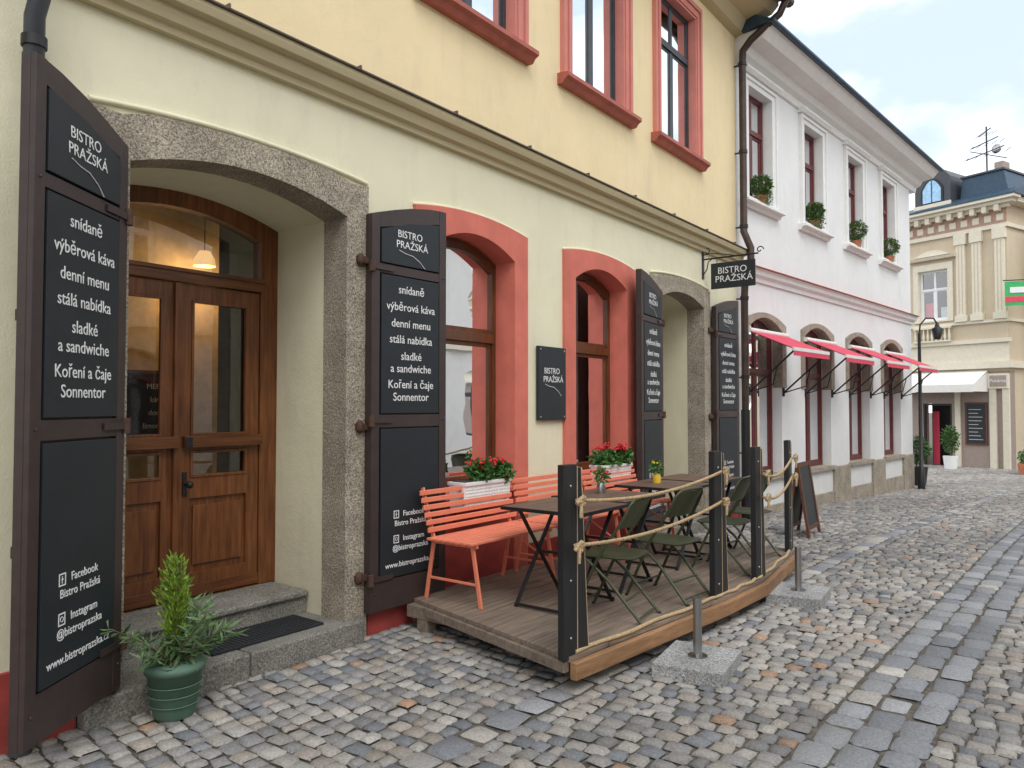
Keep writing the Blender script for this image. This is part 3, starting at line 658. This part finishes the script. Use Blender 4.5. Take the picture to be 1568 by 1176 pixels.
# ================================================================ WHITE BUILDING
al=math.radians(-5.5); wb=empty('white_shop_building',(10.80,0,0),al)
cs=[.75,2.90,5.05,7.15]; LW=8.8
lo=[(c+.15-.60,c+.15+.60,2.80,.18) for c in cs]
b=B(); b.plate([(-.03,-1),(LW,-1),(LW,7.0),(-.03,7.0)],[opening(o[0]-.004,o[1]+.004,.515,o[2]+.004,o[3]) for o in lo]+[[(c-.425,4.775),(c+.425,4.775),(c+.425,6.485),(c-.425,6.485)] for c in cs],0,.4,'wwall')
b.box(LW-.3,LW-.002,.402,9,-1,7.0,'wwall'); b.finish('walls',wb)
b=B()
b.prof([(.2,3.50),(-.03,3.50),(-.04,3.56),(-.09,3.60),(-.10,3.66),(-.14,3.68),(.2,3.70)],-.025,LW+.1,'wtrim')
b.prof([(.2,6.68),(-.04,6.68),(-.06,6.78),(-.14,6.82),(-.2,6.92),(-.42,6.95),(-.5,7.04),(-.55,7.10),(.2,7.10)],-.025,LW+.4,'wtrim')
b.finish('cornices',wb,.004)
b=B(); b.prof([(.2,3.7025),(-.15,3.686),(-.155,3.702),(.2,3.73)],-.02,LW+.12,'sillr'); b.finish('cornice_flashing',wb)
b=B(); b.prof([(-.60,7.105),(-.61,7.135),(4.5,9.8),(9.5,7.2),(9.5,7.105)],-.1,LW+.45,'roofb'); b.tube([(-.1,-.60,7.12),(LW+.45,-.60,7.12)],.035,'roofb'); b.finish('roof',wb)
for i,c in enumerate(cs):
    o=lo[i]; b=B()
    b.plate(uband((o[0]-.16,o[1]+.16,o[2]+.10,o[3]-.02),o,1.9),[],-.02,.15,'ostone')
    b.box(o[0]-.06,o[1]+.06,-.07,.2,.46,.53,'ostone')
    window(b,o[0]-.004,o[1]+.004,.531,o[2],.16,o[3]+.003,'wfr',.07,True,2.15,'glassup'); b.box(o[0]-.3,o[1]+.3,1.6,1.65,-.2,3.3,'dark'); b.box(o[0]+.1,o[1]-.1,.5,.9,.5,.95,'curtain')
    for k in range(7): x=random.uniform(o[0]+.15,o[1]-.15); h=random.uniform(.15,.5); b.tube([(x,.65,.95),(x,.65,.95+h*.6),(x,.65,.95+h)],[.09,.07,.04],random.choice(['awn','gold','wd2','pot','creaml']),8)
    b.finish('shop_window',wb,.004)
    b=B(); a0,a1=c-.42,c+.42
    b.plate([(a0-.17,4.70),(a1+.17,4.70),(a1+.17,6.62),(a0-.17,6.62)],[[(a0,4.782),(a1,4.782),(a1,6.478),(a0,6.478)]],-.035,.12,'wtrim')
    b.plate([(a0-.168,4.702),(a1+.168,4.702),(a1+.168,6.618),(a0-.168,6.618)],[[(a0-.11,4.76),(a1+.11,4.76),(a1+.11,6.56),(a0-.11,6.56)]],-.06,-.034,'wtrim')
    b.prof([(.1,6.6225),(-.09,6.6225),(-.13,6.67),(-.13,6.70),(.1,6.72)],a0-.22,a1+.22,'wtrim')
    b.prof([(.1,4.60),(-.05,4.60),(-.08,4.65),(-.14,4.66),(-.14,4.698),(.1,4.72)],a0-.24,a1+.24,'wtrim')
    window(b,a0-.003,a1+.003,4.779,6.481,.13,0,'wfr',.06,True,5.9,'glassup'); b.box(a0-.1,a1+.1,.6,.62,4.5,6.7,'dark')
    b.finish('upper_window',wb,.003)
    e=empty('shop_awning',(0,0,0),0,wb); x0,x1=o[0]-.07,o[1]+.12; b=B()
    b.add([(x0,-.05,2.72),(x1,-.05,2.72),(x1,-.70,2.43),(x0,-.70,2.43)],[(0,1,2,3)],'awn'); b.add([(x0,-.05,2.732),(x1,-.05,2.732),(x1,-.70,2.442),(x0,-.70,2.442)],[(3,2,1,0)],'awn')
    b.box(x0,x1,-.725,-.70,2.40,2.45,'awnw'); b.box(x0+.002,x1-.002,-.722,-.718,2.33,2.398,'awn'); b.tube([(x0,-.05,2.74),(x1,-.05,2.74)],.04,'awnw')
    for x in (x0+.08,x1-.08): b.tube([(x,-.02,1.82),(x,-.70,2.41)],.014,'iron',8); b.tube([(x,-.03,1.82),(x,-.38,1.92),(x,-.45,2.2)],.010,'iron',8); b.box(x-.02,x+.02,-.03,-.0,1.76,1.9,'iron')
    b.finish('canopy_and_arms',e)
    topiary((c,-.02,4.70),.16 if i<2 else .2,wb,droop=i<2)
b=B(); edges=[-.03]+sum([[o[0]-.0,o[1]+.0] for o in lo],[])+[LW]
for k in range(0,len(edges),2):
    a,c=edges[k],edges[k+1]
    if c-a>.3: b.box(a+.06,c-.06,-.045,.1,-.8,.50,'ostone')
for o in lo: b.box(o[0]-.05,o[1]+.05,-.03,.1,-.8,.06,'ostone')
b.finish('stone_base',wb,.012)
e=empty('street_lamp',(19.3,-1.05,-.28)); b=B(); b.tube([(0,0,0),(0,0,.5),(0,0,.52),(0,0,3.2),(0,0,3.55)],[.08,.07,.045,.035,.03],'iron',12)
b.tube([(0,0,3.5),(.02,-.02,3.75),(.12,-.12,3.9),(.26,-.26,3.9),(.32,-.32,3.78)],.018,'iron',8); b.tube([(.32,-.32,3.8),(.32,-.32,3.7),(.32,-.32,3.66),(.32,-.32,3.42)],[.03,.06,.13,.07],'iron',8); b.finish('post_and_lantern',e)
# ================================================================ FAR BUILDING
al=math.radians(-110.7); fb=empty('far_corner_building',(33.7,1.2,0),al); W=3.3
b=B(); GB=-1.2
wins=[[(.044,4.944),(1.206,4.944),(1.206,6.956),(.044,6.956)],[(-3.206,4.944),(-2.044,4.944),(-2.044,6.956),(-3.206,6.956)]]
b.plate([(-9,2.9),(W,2.9),(W,9.2),(-9,9.2)],wins,0,.4,'cream')
b.plate([(-9,GB),(W,GB),(W,2.898),(-9,2.898)],[[(.145,-.9),(1.255,-.9),(1.255,1.705),(.145,1.705)]],.0,.4,'taupe')
b.finish('walls',fb)
b=B()
for z0,z1,o in ((3.0,3.25,.18),(3.95,4.1,.12),(4.7,4.8,.10),(8.15,8.298,.1),(8.852,8.98,.15),(8.982,9.1,.35),(9.102,9.198,.5)): b.box(-9,W+o,-o,-.001,z0,z1,'creaml')
b.box(-9,W+.02,-.02,-.001,8.3,8.85,'frieze'); b.box(-9,W+.02,-.02,-.001,3.26,3.94,'creaml')
for k in range(20): x=W-.2-k*.42; b.box(x-.08,x+.08,-.32,-.1,8.74,8.975,'creaml'); b.box(x-.12,x+.12,-.04,-.021,8.42,8.66,'creaml')
for x in (1.58,2.15,2.95): 
    b.box(x-.02,x+.30,-.12,-.002,4.81,7.9,'creaml'); b.box(x-.08,x+.36,-.17,-.003,7.75,8.14,'creaml'); b.box(x-.08,x+.36,-.17,-.003,4.805,5.05,'creaml'); b.box(x+.06,x+.1,-.125,-.11,5.1,7.7,'cream'); b.box(x+.18,x+.22,-.125,-.11,5.1,7.7,'cream')
for x0 in (.05,-3.2):
    b.plate([(x0-.2,4.9),(x0+1.35,4.9),(x0+1.35,7.2),(x0-.2,7.2)],[[(x0,4.952),(x0+1.15,4.952),(x0+1.15,6.948),(x0,6.948)]],-.07,.1,'creaml')
    b.prof([(-.001,7.35),(-.2,7.35),(-.25,7.45),(-.001,7.5)],x0-.35,x0+1.5,'creaml'); b.plate(arc(x0-.1,x0+1.25,7.505,.22,8)+[(x0+1.25,7.502),(x0-.1,7.502)],[],-.1,-.002,'creaml')
    window(b,x0-.003,x0+1.153,4.949,6.951,.12,0,'planter',.09,True,6.2,'glass'); b.box(x0-.2,x0+1.3,.6,.65,4.5,7.2,'dark')
    b.box(x0+.1,x0+.45,.3,.32,5.0,5.7,'awn'); b.box(x0+.7,x0+1.05,.3,.32,5.0,5.5,'curtain')
    b.box(x0-.15,x0+1.3,-.22,-.101,4.62,4.69,'creaml'); b.box(x0-.15,x0+1.3,-.22,-.121,4.102,4.16,'creaml')
    for k in range(9): x=x0-.08+k*.165; b.tube([(x,-.16,4.16),(x,-.16,4.3),(x,-.16,4.45),(x,-.16,4.62)],[.03,.055,.03,.035],'creaml',8)
b.finish('ornament',fb)
b=B(); b.box(.0,1.4,.9,1.0,-1,2,'dark'); b.plate([(.15,-.9),(1.25,-.9),(1.25,1.7),(.15,1.7)],[[(.22,-.88),(1.18,-.88),(1.18,1.63),(.22,1.63)]],.02,.1,'iron'); b.box(.24,.5,.5,.53,-.7,1.4,'awn')
b.box(1.75,2.55,-.05,-.001,.15,1.75,'wd2'); b.box(1.82,2.48,-.06,-.05,.22,1.68,'board')
for k in range(9): b.box(1.9,1.9+random.uniform(.25,.5),-.064,-.06,.35+k*.14,.365+k*.14,'white')
b.box(2.65,2.88,-.1,-.002,-1,2.24,'creaml'); b.box(1.4,1.6,-.08,-.002,-1,2.9,'creaml'); b.box(3.10,W+.02,-.1,-.002,-1,2.24,'creaml')
b.box(2.62,W+.02,-.14,-.001,2.25,2.8,'creaml'); b.box(2.70,W-.04,-.15,-.14,2.32,2.73,'taupe'); b.finish('shopfront',fb)
text('Pekárna',fb,2.98,2.53,.17,-.155,'white')
e=empty('shop_awning',(0,0,0),0,fb); b=B(); b.prof([(-.02,2.95),(-1.1,2.4),(-1.1,2.12),(-1.085,2.12),(-1.085,2.39),(-.02,2.92)],-.6,2.6,'awnw')
for x in (-.605,2.602): b.plate([(-.02,2.9),(-1.09,2.39),(-1.09,2.14),(-.02,2.14)],[],x,x+.004,'awnw','x')
b.finish('canopy',e)
b=B(); b.prof([(-.52,9.2),(-.52,9.27),(-.1,9.5),(5,9.9),(9,9.5),(9,9.2)],-9,W+.55,'roofb')
b.plate(arc(.12,1.50,10.45,.48,10)+[(1.50,9.3),(.12,9.3)],[],-.3,1.5,'dgr'); b.plate(arc(.38,1.24,10.1,.40,8)+[(1.24,9.5),(.38,9.5)],[],-.34,-.301,'iron')
b.plate(arc(.46,1.16,10.06,.36,8)+[(1.16,9.56),(.46,9.56)],[],-.352,-.34,'skyglass'); b.box(.79,.83,-.36,-.352,9.56,10.4,'dgr'); b.box(.1,1.52,-.36,-.29,9.3,9.5,'creaml')
b.plate([(1.62,9.25),(3.4,9.25),(3.2,10.30),(1.75,10.30)],[],.1,2.2,'roofb'); b.box(1.7,3.25,.02,2.3,10.302,10.37,'dgr'); b.box(2.7,3.0,.5,1.0,10.37,10.75,'taupe')
b.finish('roof',fb)
b=B(); b.tube([(2.3,.8,10.3),(2.3,.8,12.3)],.03,'iron',6)
for z,l in ((11.2,1.5),(11.6,1.1),(12.0,.6)):
    b.bar((2.3-l/2,.8,z),(2.3+l/2,.8-.3,z+.1),.03,.03,'iron')
    for k in range(5): x=2.3-l/2+l*k/4; b.bar((x,.6,z-.10),(x,1.0,z+.13),.014,.014,'iron')
b.bar((1.7,.8,11.5),(3.0,.8,10.9),.03,.03,'iron'); b.ball((2.65,.8,11.35),.2,'steel',.9,.3,.9,6); b.finish('antenna',fb)
b=B(); b.box(W-.4,W-.002,.402,10,GB,9.2,'cream')
for z0,z1,o in ((3.0,3.25,.15),(4.7,4.8,.09),(8.15,8.29,.09),(9.0,9.19,.4)): b.box(W+.001,W+o,.001,10,z0,z1,'creaml')
b.finish('side_wall',fb)
nb=empty('far_neighbour_building',(33.2,-3.3,0),math.radians(-96)); b=B()
b.plate([(0,-1.2),(9,-1.2),(9,7.6),(0,7.6)],[[(x,4),(x+1,4),(x+1,5.8),(x,5.8)] for x in (.8,2.8,4.8,6.8)],0,.4,'opp2')
for x in (.8,2.8,4.8,6.8): window(b,x-.01,x+1.01,3.99,5.81,.1,0,'planter',.08,True,None,'glassup'); b.box(x,x+1,.6,.62,3.8,6,'dark')
b.box(0.01,9,-.1,-.001,3.2,3.4,'creaml'); b.box(0.01,9,-.3,-.001,7.4,7.59,'creaml'); b.prof([(-.4,7.602),(3,10),(6,7.602)],0,9,'tile'); b.box(.5,3,-.05,-.001,-1,2.6,'wfr'); b.finish('walls',nb)
e=empty('green_banner',(31.7,-2.1,5.15),math.radians(-70)); b=B(); b.box(-.25,.9,-.02,0,.0,.85,'sgreen'); b.box(-.25,.9,-.03,-.021,.12,.32,'awn'); b.box(-.1,.6,-.035,-.021,.45,.65,'white'); b.tube([(-.3,0,.9),(.95,0,.9)],.02,'iron'); b.tube([(.6,0,.9),(.5,.9,.95)],.02,'iron'); b.finish('banner',e)
for (x,y,h) in ((30.9,-.2,1.1),(20.6,-.75,.7)):
    e=empty('potted_tree',(x,y,float(gz(x)))); b=B(); b.tube([(0,0,0),(0,0,.45)],[.2,.25],'planter' if x>25 else 'iron',12); b.cyl((0,0,.4),(0,0,.8),.02,'bark'); b.finish('pot',e)
    p,d=blobpts((0,0,.5+h/2),(.28,.28,h*.45),900,.4); leaves('leaves',e,p,d,.09,.05,(.03,.08,.02),(.09,.2,.04))
e=empty('potted_tree',(29.2,-2.6,float(gz(29.2)))); b=B(); b.prof([(-.25,0),(.25,0),(.3,.35),(-.3,.35)],-.5,.5,'terra'); b.finish('pot',e); p,d=blobpts((0,0,.55),(.5,.3,.25),700,.4); leaves('leaves',e,p,d,.09,.05,(.03,.1,.02),(.1,.25,.05))
# ================================================================ OPPOSITE BUILDINGS (reflected in the glass)
for nm,x0,x1,h,mt in (('opposite_building',24,9,7.0,'opp1'),('opposite_townhouse',9,-3,6.2,'opp2'),('opposite_building',-3,-14,7.0,'opp1')):
    e=empty(nm,(x0,-10.5,0),math.pi); b=B(); w=x0-x1; k=int(w/2.4); hs=[]
    for i in range(k):
        a=.7+i*(w-.6)/k; hs+= [[(a,4.2),(a+1,4.2),(a+1,6),(a,6)],opening(a-.15,a+1.2,.6,2.6,.3)]
    b.plate([(0,-.8),(w,-.8),(w,h),(0,h)],hs,0,.4,mt)
    for i in range(k):
        a=.7+i*(w-.6)/k
        window(b,a-.01,a+1.01,4.19,6.01,.15,0,'planter',.07,True,5.4,'glassup'); window(b,a-.16,a+1.21,.59,2.61,.15,.3,'dgr',.07,True,2.0,'glassup')
    b.box(0.01,w-.01,.6,.65,-.5,h-.3,'dark'); b.box(0.01,w-.01,-.12,-.001,3.3,3.5,'creaml'); b.box(0.01,w-.01,-.35,-.001,h-.2,h-.003,'creaml'); b.prof([(-.5,h+.001),(4,h+2),(8,h+.001)],0,w,'tile'); b.finish('walls',e)
# ================================================================ WORLD / LIGHT
w=bpy.data.worlds.new('World'); S.world=w; w.use_nodes=True; nt=w.node_tree; bg=nt.nodes['Background']
EL,AZ=math.radians(52),math.radians(215)
sky=N(nt,'ShaderNodeTexSky',sky_type='NISHITA'); sky.sun_disc=False; sky.sun_elevation=EL; sky.sun_rotation=AZ; sky.air_density=1; sky.dust_density=2
tc=N(nt,'ShaderNodeTexCoord'); mp=N(nt,'ShaderNodeMapping'); mp.inputs['Scale'].default_value=(1,1,2.0); mp.inputs['Location'].default_value=(.35,.2,.1); nt.links.new(tc.outputs['Generated'],mp.inputs[0])
n=N(nt,'ShaderNodeTexNoise'); n.inputs['Scale'].default_value=2.1; n.inputs['Detail'].default_value=6; n.inputs['Roughness'].default_value=.5; nt.links.new(mp.outputs[0],n.inputs['Vector'])
r=ramp(nt,n.outputs['Fac'],[(.41,(.60,.60,.60)),(.58,(1,1,1))])
r2=ramp(nt,n.outputs['Fac'],[(.40,(11.5,13.3,15.3)),(.56,(21,21,21.2))])
nt.links.new(mixc(nt,r.outputs[0],sky.outputs[0],r2.outputs[0]),bg.inputs[0]); bg.inputs[1].default_value=.106
l=bpy.data.lights.new('sun','SUN'); l.energy=1.1; l.angle=math.radians(28); l.color=(1,.98,.95); o=link(bpy.data.objects.new('sun',l))
sd=Vector((-math.sin(math.radians(35))*math.cos(EL),-math.cos(math.radians(35))*math.cos(EL),math.sin(EL)))
o.rotation_euler=(-sd).to_track_quat('-Z','Y').to_euler()
cd=bpy.data.cameras.new('camera'); cd.lens=26.4; cd.sensor_width=36; cd.clip_end=1000; cam=link(bpy.data.objects.new('camera',cd)); cam.location=(0,-4.03,1.6); cam.rotation_euler=(math.radians(91.7),0,math.radians(37.3-90)); S.camera=cam
S.view_settings.view_transform='Standard'; S.view_settings.look='None'; S.view_settings.exposure=0
